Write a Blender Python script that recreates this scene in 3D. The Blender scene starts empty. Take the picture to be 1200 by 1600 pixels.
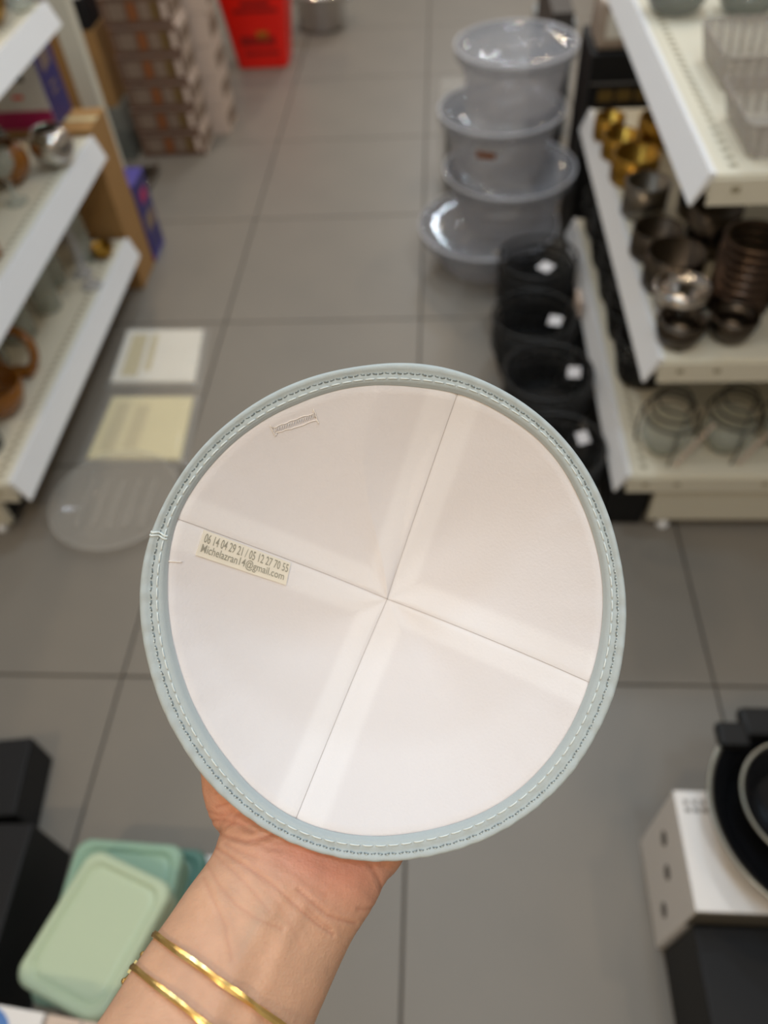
import bpy, bmesh, math, random
import numpy as np
from mathutils import Vector, Matrix
from mathutils.bvhtree import BVHTree

random.seed(7)
PI = math.pi
scene = bpy.context.scene
COL = scene.collection

# ------------------------------------------------------------------ camera
F_PX, CAM_H = 1200.0, 1.41
def _n(v): return v / np.linalg.norm(v)
_up = -_n(np.array([90., -993., -1200.]))
_fw = np.array([90., 1460., -1200.]); _fw = _n(_fw - _up * _fw.dot(_up))
_rt = np.cross(_fw, _up)
ROT = np.stack([_rt, _fw, _up])                 # camera axes -> world axes
CAM = np.array([0., 0., CAM_H])
cam_data = bpy.data.cameras.new('camera')
cam_data.sensor_width = 36.0
cam_data.lens = 36.0 * F_PX / 1600.0
cam_data.clip_start = 0.01
cam_data.dof.use_dof = True
cam_data.dof.focus_distance = 0.283
cam_data.dof.aperture_fstop = cam_data.lens / 3.9
cam = bpy.data.objects.new('camera', cam_data)
M4 = Matrix([list(ROT[i]) + [CAM[i]] for i in range(3)] + [[0, 0, 0, 1]])
cam.matrix_world = M4
COL.objects.link(cam)
scene.camera = cam

# ------------------------------------------------------------------ light
world = bpy.data.worlds.new('world'); scene.world = world
world.use_nodes = True
world.node_tree.nodes['Background'].inputs[0].default_value = (1.0, 0.98, 0.96, 1)
world.node_tree.nodes['Background'].inputs[1].default_value = 0.30
scene.view_settings.view_transform = 'Standard'
scene.view_settings.look = 'None'
scene.view_settings.exposure = 0.0
scene.view_settings.gamma = 1.0
scene.view_settings.use_curve_mapping = False
WARM, COOL = (1.0, 0.78, 0.52), (0.74, 0.88, 1.0)
DAY = (0.62, 0.83, 1.0)
LAMPS = [(-1.3, 0.3, WARM, 3, .06), (-1.15, 2.6, WARM, 9, .06), (0.25, 3.3, WARM, 8, .06), (1.35, 0.8, WARM, 4, .06),
         (1.2, 2.9, WARM, 9, .06), (-0.2, 5.2, WARM, 9, .06), (-1.6, 4.6, WARM, 8, .06),
         (1.05, 8.60, WARM, 8, .07), (.99, 8.20, WARM, 8, .07), (.88, 7.40, WARM, 4, .05), (-.3, 7.0, WARM, 6, .05),
         (.73, 8.85, COOL, 10, .10), (.14, 7.38, COOL, 9, .08), (.10, 7.08, COOL, 9, .08), (.25, 6.90, COOL, 9, .07), (.46, 6.72, COOL, 5, .07),
         (-0.45, 1.35, DAY, 9.5, .11), (-0.75, -1.0, WARM, 17, .07), (0.6, -0.95, WARM, 7, .07), (0.55, 2.1, COOL, 14, .11), (0.35, -0.2, DAY, 9, .11), (-0.6, 3.8, COOL, 10, .11), (0.1, 0.7, DAY, 4, .11)]  # the warm pair behind the camera is added fill to brighten the lining
for (x, y, c, p, r) in LAMPS:
    ld = bpy.data.lights.new('ceiling_or_fill_lamp', 'AREA')
    ld.shape = 'DISK'; ld.size = 2 * r; ld.energy = p; ld.color = c
    lo = bpy.data.objects.new('ceiling_or_fill_lamp', ld)
    lo.location = (x, y, 2.95); COL.objects.link(lo)

# ------------------------------------------------------------------ helpers
def ray(px, py): return ROT @ np.array([px - 600., 800. - py, -F_PX])
def D(px, py, dep): return CAM + ray(px, py) * dep / F_PX            # a point at a distance in front of the lens
def Zp(px, py, z): d = ray(px, py); return CAM + d * (z - CAM_H) / d[2]  # a point at a height above the floor
def PX(P):
    c = (np.asarray(P) - CAM) @ ROT
    return np.stack([600 + F_PX * c[..., 0] / -c[..., 2], 800 - F_PX * c[..., 1] / -c[..., 2], -c[..., 2]], -1)

def lin(c): return tuple((v / 255 / 12.92) if v / 255 <= .04045 else ((v / 255 + .055) / 1.055) ** 2.4 for v in c)

def mat(name, rgb, rough=.5, metal=0., var=.06, scale=8., bump=0., bscale=200., coat=0., alpha=1., rgb2=None, spec=.5, emit=None):
    m = bpy.data.materials.new(name); m.use_nodes = True
    nt = m.node_tree; b = nt.nodes['Principled BSDF']
    c = lin(rgb)
    tc = nt.nodes.new('ShaderNodeTexCoord')
    nz = nt.nodes.new('ShaderNodeTexNoise'); nz.inputs['Scale'].default_value = scale; nz.inputs['Detail'].default_value = 4
    nt.links.new(tc.outputs['Object'], nz.inputs['Vector'])
    mx = nt.nodes.new('ShaderNodeMix'); mx.data_type = 'RGBA'
    c2 = lin(rgb2) if rgb2 else tuple(min(1, v * (1 + var)) for v in c)
    c1 = c if rgb2 else tuple(v * (1 - var) for v in c)
    mx.inputs[6].default_value = (*c1, 1); mx.inputs[7].default_value = (*c2, 1)
    nt.links.new(nz.outputs['Fac'], mx.inputs[0]); nt.links.new(mx.outputs[2], b.inputs['Base Color'])
    b.inputs['Roughness'].default_value = rough; b.inputs['Metallic'].default_value = metal
    b.inputs['Specular IOR Level'].default_value = spec
    b.inputs['Coat Weight'].default_value = coat
    if bump:
        n2 = nt.nodes.new('ShaderNodeTexNoise'); n2.inputs['Scale'].default_value = bscale; n2.inputs['Detail'].default_value = 3
        nt.links.new(tc.outputs['Object'], n2.inputs['Vector'])
        bp = nt.nodes.new('ShaderNodeBump'); bp.inputs['Strength'].default_value = 1; bp.inputs['Distance'].default_value = bump
        nt.links.new(n2.outputs['Fac'], bp.inputs['Height']); nt.links.new(bp.outputs['Normal'], b.inputs['Normal'])
    if alpha < 1:
        out = nt.nodes['Material Output']
        tr = nt.nodes.new('ShaderNodeBsdfTransparent'); ms = nt.nodes.new('ShaderNodeMixShader')
        ms.inputs[0].default_value = alpha
        nt.links.new(tr.outputs[0], ms.inputs[1]); nt.links.new(b.outputs[0], ms.inputs[2]); nt.links.new(ms.outputs[0], out.inputs['Surface'])
    return m

M = {}
M['tile'] = mat('floor_tile', (131, 124, 115), .42, var=.10, scale=5, bump=.0002, bscale=90, rgb2=(119, 114, 107))
M['grout'] = mat('grout', (104, 97, 89), .9)
M['paint'] = mat('cream_painted_steel', (214, 209, 192), .45, var=.03)
M['rail'] = mat('white_price_rail', (234, 235, 238), .4, var=.02)
M['slot'] = mat('shelf_slot_dark', (150, 142, 120), .8)
M['black'] = mat('black_plastic', (22, 22, 23), .5, spec=.25)
M['blackwire'] = mat('black_wire', (24, 24, 25), .45)
M['blackbox'] = mat('black_board', (27, 27, 29), .55, var=.12, spec=.25)
M['card'] = mat('brown_cardboard', (164, 124, 74), .8, var=.12, scale=14)
M['whitecard'] = mat('white_board', (226, 224, 224), .55, var=.02)
M['milky'] = mat('milky_plastic', (204, 203, 208), .14, alpha=.34, var=.02)
M['lidclear'] = mat('clear_lid_plastic', (138, 144, 156), .04, alpha=.34, var=.02)
M['milkyrim'] = mat('milky_rim_plastic', (216, 215, 220), .18, alpha=.5, var=.02)
M['clear'] = mat('clear_plastic', (214, 211, 205), .05, alpha=.24, var=.03)
M['trayclear'] = mat('clear_ribbed_plastic', (176, 168, 160), .06, alpha=.42, var=.05)
M['dishclear'] = mat('thin_clear_plastic', (212, 206, 196), .05, alpha=.13, var=.05)
M['glass'] = mat('clear_glass', (196, 202, 192), .04, alpha=.34, var=.03)
M['smoke'] = mat('smoky_glass', (120, 124, 118), .05, alpha=.6, var=.05)
M['amber'] = mat('amber_glass', (150, 92, 20), .08, alpha=.8, var=.2, coat=.5)
M['gold'] = mat('brass_tin', (158, 120, 50), .30, metal=1., var=.1)
M['bracelet_gold'] = mat('bracelet_gold', (250, 214, 140), .26, metal=1., var=.05, scale=300)
M['pewter'] = mat('pewter', (120, 114, 106), .30, metal=1., var=.1)
M['gunmetal'] = mat('gunmetal', (88, 80, 72), .28, metal=1., var=.15)
M['silver'] = mat('silvered_glass', (205, 200, 195), .10, metal=1., var=.1)
M['copper'] = mat('dark_copper', (98, 82, 72), .28, metal=1., var=.15)
M['red'] = mat('red_plastic', (240, 24, 8), .35, var=.06)
M['redprint'] = mat('dark_red_print', (168, 16, 8), .5)
M['goldprint'] = mat('dull_gold_print', (190, 110, 30), .5)
M['purple'] = mat('violet_print', (74, 66, 150), .45)
M['navy'] = mat('navy_print', (46, 38, 108), .45)
M['magenta'] = mat('magenta_print', (176, 20, 96), .45)
M['boxprint'] = mat('brown_box_print', (112, 74, 50), .6, var=.25, scale=22, rgb2=(98, 80, 70))
M['boxside'] = mat('pale_pink_board', (206, 186, 172), .6, var=.08)
M['boxpale'] = mat('pale_grey_print', (136, 116, 100), .6, var=.16, scale=60)
M['boxorange'] = mat('orange_brown_print', (140, 82, 40), .6)
M['boxolive'] = mat('olive_print', (112, 88, 36), .6)
M['paper'] = mat('white_paper', (232, 228, 218), .6, var=.04)
M['paperyellow'] = mat('cream_paper', (226, 214, 168), .6, var=.05)
M['papertan'] = mat('tan_print', (206, 192, 150), .6)
M['green1'] = mat('pale_green_plastic', (184, 200, 172), .42, var=.02)
M['green2'] = mat('sage_green_plastic', (142, 174, 154), .42, var=.02)
M['teal'] = mat('teal_plastic', (80, 124, 114), .42, var=.03)
M['blue'] = mat('blue_print', (80, 124, 190), .5)
M['greyprint'] = mat('grey_print', (120, 116, 114), .6)
M['dotgrey'] = mat('dark_grey_dot', (92, 88, 86), .6)
M['tag'] = mat('white_tag', (222, 218, 220), .5)
M['pan'] = mat('black_nonstick', (20, 21, 24), .18, var=.06, spec=.4)
M['panrim'] = mat('grey_pan_rim', (150, 148, 138), .3, metal=.8)
M['panout'] = mat('grey_pan_outside', (112, 106, 96), .4, metal=.3)
M['greyblue'] = mat('grey_blue_board', (150, 156, 160), .6)
M['charcoal'] = mat('charcoal_board', (70, 64, 60), .6)
M['beigepack'] = mat('beige_pack', (176, 160, 146), .3, var=.2, scale=40)

def mesh_obj(name, verts, faces, m, parent=None, smooth=False):
    me = bpy.data.meshes.new(name)
    me.from_pydata([tuple(map(float, v)) for v in verts], [], [tuple(f) for f in faces])
    me.update()
    if m is not None: me.materials.append(m)
    if smooth:
        me.polygons.foreach_set('use_smooth', [True] * len(me.polygons))
    o = bpy.data.objects.new(name, me); COL.objects.link(o)
    if parent is not None: o.parent = parent
    return o

class MB:
    """collects simple shapes of ONE piece"""
    def __init__(s): s.v = []; s.f = []
    def add(s, v, f):
        k = len(s.v); s.v += [tuple(map(float, p)) for p in v]; s.f += [tuple(i + k for i in q) for q in f]; return s
    def box(s, x0, x1, y0, y1, z0, z1, bev=0.0):
        if bev <= 0:
            v = [(x, y, z) for z in (z0, z1) for y in (y0, y1) for x in (x0, x1)]
            return s.add(v, [(0, 2, 3, 1), (4, 5, 7, 6), (0, 1, 5, 4), (2, 6, 7, 3), (0, 4, 6, 2), (1, 3, 7, 5)])
        bm = bmesh.new()
        bmesh.ops.create_cube(bm, size=1)
        bmesh.ops.scale(bm, vec=(x1 - x0, y1 - y0, z1 - z0), verts=bm.verts)
        bmesh.ops.translate(bm, vec=((x0 + x1) / 2, (y0 + y1) / 2, (z0 + z1) / 2), verts=bm.verts)
        bmesh.ops.bevel(bm, geom=bm.edges[:], offset=bev, segments=2, affect='EDGES', profile=.6)
        bm.verts.index_update()
        r = s.add([v.co[:] for v in bm.verts], [[v.index for v in f.verts] for f in bm.faces]); bm.free(); return r
    def lathe(s, prof, n=40, c=(0, 0, 0), closed=False):
        v = []; f = []; m = len(prof)
        for i in range(n):
            a = 2 * PI * i / n
            for (r, z) in prof: v.append((c[0] + r * math.cos(a), c[1] + r * math.sin(a), c[2] + z))
        for i in range(n):
            j = (i + 1) % n
            for k in range(m if closed else m - 1):
                k2 = (k + 1) % m
                f.append((i * m + k, j * m + k, j * m + k2, i * m + k2))
        return s.add(v, f)
    def tube(s, pts, r, n=6, closed=False):
        pts = [Vector(p) for p in pts]; N = len(pts); v = []; f = []
        ref = None
        for i, p in enumerate(pts):
            a = pts[(i - 1) % N] if (closed or i > 0) else p
            b = pts[(i + 1) % N] if (closed or i < N - 1) else p
            t = (b - a).normalized()
            if ref is None:
                ref = t.orthogonal().normalized()
            ref = (ref - t * ref.dot(t)).normalized()
            bn = t.cross(ref)
            rr = r[i] if hasattr(r, '__len__') else r
            for k in range(n):
                an = 2 * PI * k / n
                v.append(p + ref * math.cos(an) * rr + bn * math.sin(an) * rr)
        for i in range(N if closed else N - 1):
            j = (i + 1) % N
            for k in range(n):
                k2 = (k + 1) % n
                f.append((i * n + k, i * n + k2, j * n + k2, j * n + k))
        if not closed:
            f.append(tuple(range(n))[::-1]); f.append(tuple((N - 1) * n + k for k in range(n)))
        return s.add(v, f)
    def ring(s, r, z, w, n=28, c=(0, 0), sides=5):
        return s.tube([(c[0] + r * math.cos(2 * PI * i / n), c[1] + r * math.sin(2 * PI * i / n), z) for i in range(n)], w, sides, True)
    def prism(s, poly, z0, z1):
        n = len(poly)
        v = [(x, y, z0) for x, y in poly] + [(x, y, z1) for x, y in poly]
        f = [tuple(range(n))[::-1], tuple(range(n, 2 * n))] + [(i, (i + 1) % n, n + (i + 1) % n, n + i) for i in range(n)]
        return s.add(v, f)
    def build(s, name, m, parent=None, smooth=False): return mesh_obj(name, s.v, s.f, m, parent, smooth)

def rrect(w, h, r, n=6):
    p = []
    for cx, cy, a0 in ((w / 2 - r, h / 2 - r, 0), (-w / 2 + r, h / 2 - r, 90), (-w / 2 + r, -h / 2 + r, 180), (w / 2 - r, -h / 2 + r, 270)):
        for i in range(n + 1):
            a = math.radians(a0 + 90 * i / n); p.append((cx + r * math.cos(a), cy + r * math.sin(a)))
    return p

def tag(o, label, cat, group=None):
    o['label'] = label; o['category'] = cat
    if group: o['group'] = group
    return o
def thing(name, label, cat, loc=(0, 0, 0), rz=0., group=None):
    o = bpy.data.objects.new(name, None); COL.objects.link(o)
    o.empty_display_size = .03
    o.location = loc; o.rotation_euler = (0, 0, rz)
    return tag(o, label, cat, group)
def copy_thing(root, loc, rz, label, group=None):
    r = root.copy(); COL.objects.link(r); r.location = loc; r.rotation_euler = (0, 0, rz); r['label'] = label
    if group: r['group'] = group
    for ch in list(root.children):
        c = ch.copy(); COL.objects.link(c); c.parent = r
        for g in list(ch.children):
            d = g.copy(); COL.objects.link(d); d.parent = c
    return r

# ------------------------------------------------------------------ floor: every tile a piece
TX, TY, TS = -0.063, 0.722, 0.597
fb = MB().box(-3.05, 3.05, -1.3, 10.0, -.06, -.012).build('floor', M['grout'])
fb['kind'] = 'structure'
g = .0022
tile_mesh = None
for i in range(-5, 5):
    for j in range(-3, 14):
        if tile_mesh is None:
            o = MB().box(g, TS - g, g, TS - g, -.012, 0, .0012).build('floor_tile', M['tile'], fb)
            tile_mesh = o.data
        else:
            o = bpy.data.objects.new('floor_tile', tile_mesh); COL.objects.link(o); o.parent = fb
        o.location = (TX + i * TS, TY + j * TS, 0)

M['wall'] = mat('shop_wall_paint', (196, 188, 176), .8)
for nm_, b_ in (('wall_left', (-3.15, -3.05, -1.4, 10.1)), ('wall_right', (3.05, 3.15, -1.4, 10.1)), ('wall_back', (-3.05, 3.05, 10.0, 10.1)), ('wall_front', (-3.05, 3.05, -1.4, -1.3))):
    w_ = MB().box(*b_, -.06, 3.1).build(nm_, M['wall']); w_['kind'] = 'structure'

# ------------------------------------------------------------------ shelving
def shelf_unit(label, face_x, side, y0, y1, decks, depth=.42, kick=True, post=True):
    """side=+1: the shelves run from face_x towards +x"""
    t = thing('shelf_unit', label, 'shelf', (face_x, y0, 0))
    L = y1 - y0; s = side
    def bx(a, b, c, d, e, f_, bev=0): 
        lo, hi = sorted((s * a, s * b)); return MB().box(lo, hi, c, d, e, f_, bev)
    for (zb, zt) in decks:
        d = bx(.022, depth, 0, L, zb + .012, zt, .003).build('shelf_board', M['paint'], t)
        # sloping price rail along the aisle edge
        prof = [(0.0, zb), (.004, zb - .002), (.030, zt + .001), (.020, zt + .003)]
        v = []; 
        for yy in (0, L): v += [(s * a, yy, z) for a, z in prof]
        fs = [(0, 1, 2, 3), (7, 6, 5, 4)] + [(k, k + 4, (k + 1) % 4 + 4, (k + 1) % 4) for k in range(4)]
        mesh_obj('price_rail', v, fs, M['rail'], d)
        e = bx(.024, depth, -.004, .0, zb, zt - .006).build('end_lip', M['paint'], d)
        sl = MB()
        for k in range(int(L / .025)):
            lo, hi = sorted((s * .052, s * .064)); sl.box(lo, hi, .02 + k * .025, .032 + k * .025, zt - .0002, zt + .0004)
        so = sl.build('slot_row', M['slot'], d); so['kind'] = 'stuff'
        for q in (.055, .12, .30):
            lo, hi = sorted((s * q, s * (q + .012)))
            MB().box(lo, hi, -.0055, -.0035, (zb + zt) / 2 - .002, (zb + zt) / 2 + .006).build('bracket_hole', M['slot'], d)
    if kick:
        bx(.095, depth, .012, .03, .028, .150, .003).build('kick_plate', M['paint'], t)
        bx(.095, .112, .03, L, .028, .150).build('kick_plate', M['black'], t)
        MB().lathe([(.0, 0), (.014, 0), (.014, .01), (.007, .012), (.007, .03), (0, .03)], 16, (s * .135, .022, 0)).build('foot', M['rail'], t, True)
        MB().lathe([(.0, 0), (.014, 0), (.014, .01), (.007, .012), (.007, .03), (0, .03)], 16, (s * .135, L - .03, 0)).build('foot', M['rail'], t, True)
    bx(depth, depth + .018, 0, L, .03, 1.25).build('back_panel', M['paint'], t)
    return t

DECK = [(.142, .190), (.448, .498), (.792, .838)]
shelf_unit('cream metal shelf unit on the right holding tins and clear trays', .368, 1, 1.105, 2.125, DECK, .50)
shelf_unit('white metal shelf unit on the left holding glassware', -.93, -1, 1.09, 2.085, [(.130, .188), (.436, .495), (.766, .815)])

# white upright behind the left shelf
t = thing('shelf_upright', 'white metal upright post behind the left shelf unit', 'post', (-1.075, 2.44, 0))
MB().box(-.03, .03, -.02, .02, 0, 1.3, .004).build('post', M['paint'], t)
MB().box(-.04, .04, -.03, .03, 0, .02, .003).build('foot', M['paint'], t)

# ------------------------------------------------------------------ round plastic containers in a stack
CT = [(.146, 2.225, 0.000, .120, .216, .150, 'bottom of the four: widest round milky container with a clear lid, on the floor'),
      (.200, 2.240, .1365, .150, .194, .140, 'second lowest round milky container with a clear lid in the stack'),
      (.168, 2.255, .3030, .146, .177, .135, 'third round milky container in the stack, with a small red mark'),
      (.197, 2.265, .4655, .142, .163, .124, 'topmost and smallest round clear lidded container of the stack')]
for k, (x, y, z, h, R, r, lb) in enumerate(CT):
    t = thing('food_container', lb, 'container', (x, y, z), 0, 'round lidded containers stacked on the floor')
    b = r / R
    MB().lathe([(0, .003), (r * .86, .003), (r * .90, 0), (r * .97, 0), (r, .006), (R * .90, h * .86), (R * .95, h * .90), (R * .97, h),
                (R * .955, h), (R * .935, h * .91), (R * .885, h * .865), (r * .97, .010), (0, .007)], 56).build('body', M['milky'], t, True)
    MB().lathe([(R * .935, h * .885), (R * 1.0, h * .885), (R * 1.005, h + .006), (R * .985, h + .012), (R * .93, h + .012), (R * .90, h + .006),
                (R * .80, h + .004), (R * .45, h + .004), (R * .42, h + .0075), (R * .40, h + .004), (0, h + .004)], 56).build('lid', M['lidclear'], t, True)
    MB().ring(R * .99, h + .010, .0045, 48).build('rim', M['milkyrim'], t, True)
    if k == 2:
        v = []
        for i in range(6):
            for zz in (.080, .100):
                a = math.radians(-118 + i * 4); rr = (r + (R * .9 - r) * zz / (h * .86)) + .002
                v.append((rr * math.cos(a), rr * math.sin(a), zz))
        mesh_obj('red_mark', v, [(2 * i, 2 * i + 2, 2 * i + 3, 2 * i + 1) for i in range(5)], M['boxorange'], t)

# ------------------------------------------------------------------ boxes
def carton(name, label, cat, x0, x1, y0, y1, z0, z1, m, rz=0., group=None, bev=.002):
    t = thing(name, label, cat, ((x0 + x1) / 2, (y0 + y1) / 2, z0), rz, group)
    w, d, h = (x1 - x0) / 2, (y1 - y0) / 2, z1 - z0
    MB().box(-w, w, -d, d, 0, h, bev).build('body', m, t)
    return t, w, d, h

# stack of printed brown boxes
ys, zz = 3.012, 0.0
LAY = [.090, .092, .092, .094, .094, .096, .096]
dx = [0, -.004, .003, -.002, .004, -.006, .002]
ordn = ['bottom', 'second lowest', 'third from the floor', 'fourth from the floor', 'fifth from the floor', 'sixth from the floor', 'topmost']
for k, h in enumerate(LAY):
    t, w, d, hh = carton('printed_box', 'brown printed retail box, %s of the front stack by the red bin' % ordn[k], 'box',
                         -1.188 + dx[k], -.936 + dx[k], ys, ys + .15, zz, zz + h - .0015, M['boxside'], 0, 'printed boxes stacked on the floor')
    f0 = -d - .0012
    MB().box(-w + .001, w - .001, f0, -d + .0004, .0015, hh - .0015).build('front_print', M['boxprint'], t)
    for (a, b, m_) in ((-.92, -.86, 'boxpale'), (-.78, -.30, 'boxpale'), (-.22, .02, 'boxorange'), (.10, .42, 'boxpale'), (.46, .62, 'boxolive'), (.74, .90, 'boxside')):
        MB().box(w * a, w * b, f0 - .0008, f0 + .0003, hh * .22, hh * .80).build('print_patch', M[m_], t)
    MB().box(w - .0003, w + .0008, -d + .01, d - .01, hh * .25, hh * .75).build('side_print', M['boxpale'], t)
    zz += h
zz = 0.0
for k in range(6):
    t, w, d, hh = carton('printed_box', 'pale box end, %s of the back stack behind the printed boxes' % ordn[k], 'box',
                         -1.12, -.868 + (.012 if k > 3 else 0), 3.185, 3.335, zz, zz + .1085, M['boxside'], 0, 'printed boxes stacked on the floor')
    MB().box(w - .0003, w + .0008, -d + .012, d - .012, hh * .2, hh * .7).build('side_print', M['boxpale'], t)
    zz += .110
# cardboard behind
carton('cardboard_box', 'plain brown cardboard box between the shelf post and the printed boxes', 'box', -1.42, -1.235, 3.0, 3.25, .20, .46, M['card'])
carton('storage_crate', 'pale glass-fronted crate low beside the printed boxes, under the cardboard box', 'crate', -1.43, -1.22, 2.98, 3.26, .0, .199, M['smoke'])
t = thing('serving_tray', 'silver tray leaning low in front of the pale crate', 'tray', (-1.2, 2.82, 0))
MB().prism(rrect(.20, .17, .02), .0, .012).build('base', M['pewter'], t); 
MB().tube([(x, y, .022) for x, y in rrect(.20, .17, .02)], .006, 6, True).build('rim', M['silver'], t, True)
carton('white_carton', 'white carton high beyond the left shelf post', 'box', -1.46, -1.25, 3.0, 3.25, .56, .74, M['whitecard'])
carton('black_carton_or_gap', 'black block standing in for the dark gap between white carton and cardboard box', 'box', -1.44, -1.24, 3.0, 3.25, .461, .559, M['blackbox'])  # black box stands in for the dark gap between the cartons
# tall brown carton at the far end of the left shelf
t, w, d, h = carton('cardboard_box', 'tall brown cardboard carton standing at the far end of the left shelf', 'box', -1.25, -.962, 2.10, 2.245, 0, .505, M['card'])
MB().box(-w, w, -.012, .012, h, h + .0012).build('tape', M['papertan'], t)
# violet box on the floor behind the shelf
t, w, d, h = carton('violet_box', 'violet and white product box on the floor beyond the left shelf', 'box', -1.09, -.960, 2.262, 2.385, 0, .262, M['purple'])
MB().box(-w + .002, w - .006, -d - .0012, -d + .0004, .02, h - .030).build('front_print', M['boxpale'], t)
MB().box(-w + .002, w - .002, -d - .0012, -d + .0004, .002, .019).build('front_stripe', M['magenta'], t)
MB().box(w - .0003, w + .001, -d + .004, d - .004, .022, h - .004).build('side_print', M['navy'], t)
MB().box(w + .0002, w + .0016, -.03, .03, h * .70, h * .84).build('side_badge', M['magenta'], t)
MB().box(w + .0002, w + .0016, -.045, .04, h * .36, h * .56).build('side_photo', M['boxpale'], t)

# ------------------------------------------------------------------ red bin and pot
t = thing('waste_bin', 'tall red plastic bin with dark lettering beside the printed boxes', 'bin', (-.833, 3.95, 0))
def taper(wb, db, wt, dt, h, r=.03):
    a = rrect(wb, db, r); b = rrect(wt, dt, r); n = len(a)
    v = [(x, y, 0.003) for x, y in a] + [(x, y, h) for x, y in b] + [(x * .96, y * .96, h) for x, y in b] + [(x * .95, y * .95, .01) for x, y in a]
    f = [tuple(range(n))[::-1]] + [(k * n + i, k * n + (i + 1) % n, (k + 1) * n + (i + 1) % n, (k + 1) * n + i) for k in range(3) for i in range(n)] + [tuple(range(3 * n, 4 * n))]
    return v, f
v, f_ = taper(.235, .19, .36, .29, .52)
mesh_obj('body', v, f_, M['red'], t)
def slant(xa, xb, za, zb): 
    yy = lambda z: -(.095 + (.05) * z / .52) - .0015
    return [(xa, yy(za), za), (xb, yy(za), za), (xb, yy(zb), zb), (xa, yy(zb), zb)]
for (xa, xb, za, zb, m_) in ((-.07, .09, .06, .075, 'redprint'), (-.08, .08, .10, .14, 'redprint'), (.0, .05, .125, .16, 'goldprint'), (-.09, .11, .235, .252, 'redprint'), (-.05, .08, .262, .285, 'redprint')):
    mesh_obj('print_patch', slant(xa, xb, za, zb), [(0, 1, 2, 3)], M[m_], t)
MB().tube([(x, y, .52) for x, y in rrect(.365, .295, .03)], .010, 6, True).build('rim', M['red'], t, True)
carton('black_stand', 'black floor stand in the shade beside the red bin', 'stand', -1.09, -1.012, 3.45, 3.78, 0, .34, M['black'])
t = thing('stock_pot', 'shiny steel pot on the floor beyond the red bin', 'pot', (-.60, 4.36, 0))
MB().lathe([(0, 0), (.105, 0), (.12, .012), (.125, .15), (.132, .154), (.128, .158), (.118, .15), (.112, .015), (0, .012)], 40).build('body', M['silver'], t, True)
MB().tube([(.125, -.03, .12), (.155, -.025, .125), (.155, .025, .125), (.125, .03, .12)], .005).build('handle', M['silver'], t, True)
MB().tube([(-.125, -.03, .12), (-.155, -.025, .125), (-.155, .025, .125), (-.125, .03, .12)], .005).build('handle', M['silver'], t, True)

# ------------------------------------------------------------------ things on the left shelf
B, Md, Tp = .1885, .4955, .8155
def bowl(name, label, cat, x, y, z, r, h, m, group=None, thick=.004, foot=.5):
    t = thing(name, label, cat, (x, y, z), 0, group)
    MB().lathe([(0, .002), (r * foot, 0), (r * (foot + .25), h * .14), (r * .92, h * .52), (r, h), (r - thick, h), (r * .90 - thick, h * .54), (r * (foot + .2), h * .2), (0, h * .12)], 40).build('bowl', m, t, True)
    MB().ring(r - thick / 2, h, thick * .7, 36).build('rim', m, t, True)
    return t
def jar(name, label, cat, x, y, z, r, h, m, group=None, wall=.003):
    t = thing(name, label, cat, (x, y, z), 0, group)
    MB().lathe([(0, 0), (r * .95, 0), (r, .004), (r, h), (r - wall, h), (r - wall, .006), (0, .005)], 36).build('body', m, t, True)
    MB().ring(r - wall / 2, h, wall * .8, 32).build('rim', m, t, True)
    return t
def goblet(name, label, cat, x, y, z, r, h, m, group=None):
    t = thing(name, label, cat, (x, y, z), 0, group)
    MB().lathe([(0, 0), (r * .8, 0), (r * .78, .004), (.008, .012), (.006, h * .5), (0, h * .5)], 28).build('stem', m, t, True)
    MB().lathe([(0, h * .5), (r * .5, h * .54), (r * .95, h * .72), (r * .85, h), (r * .82, h), (r * .9, h * .72), (r * .46, h * .56), (0, h * .53)], 28).build('bowl', m, t, True)
    return t
def round_vase(name, label, cat, x, y, z, r, m, group=None):
    t = thing(name, label, cat, (x, y, z), 0, group)
    p = [(0, 0), (r * .5, 0)] + [(r * math.sin(a), r * .9 - r * .95 * math.cos(a)) for a in np.linspace(.6, 2.45, 10)]
    MB().lathe(p + [(a - .003, b) for a, b in p[::-1][:-1]] + [(0, .004)], 32).build('globe', m, t, True)
    MB().ring(r * math.sin(2.45), r * .9 - r * .95 * math.cos(2.45), .003, 28).build('rim', m, t, True)
    return t
# middle deck
round_vase('glass_vase', 'silvered round glass vase at the far end of the left middle shelf', 'vase', -.995, 1.93, Md, .055, M['silver'], 'round vases on the left middle shelf')
round_vase('glass_vase', 'amber and gold round glass vase beside the silvered one', 'vase', -1.085, 1.85, Md, .055, M['amber'], 'round vases on the left middle shelf')
round_vase('glass_vase', 'dark smoky round glass vase behind the amber vase', 'vase', -1.17, 1.96, Md, .05, M['smoke'], 'round vases on the left middle shelf')
gl = ['clear stemmed glass nearest the edge of the left middle shelf', 'clear stemmed glass left of the amber vase', 'clear stemmed glass in the middle of the left middle shelf', 'clear stemmed glass at the left picture edge of the middle shelf', 'clear stemmed glass behind the other stemmed glasses', 'nearest clear stemmed glass above the amber tins']
for (x, y), lb in zip(((-1.04, 1.74), (-1.19, 1.82), (-1.11, 1.68), (-1.08, 1.60), (-1.20, 1.73), (-1.16, 1.58)), gl):
    goblet('glass_goblet', lb, 'glass', x, y, Md, .036, .13, M['glass'], 'stemmed glasses on the left middle shelf')
jar('amber_tin', 'small amber tin close to the edge of the left middle shelf', 'tin', -1.02, 1.50, Md, .033, .05, M['amber'], 'amber tins on the left middle shelf')
jar('amber_tin', 'nearest amber tin on the left middle shelf', 'tin', -1.03, 1.41, Md, .033, .05, M['amber'], 'amber tins on the left middle shelf')
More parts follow.
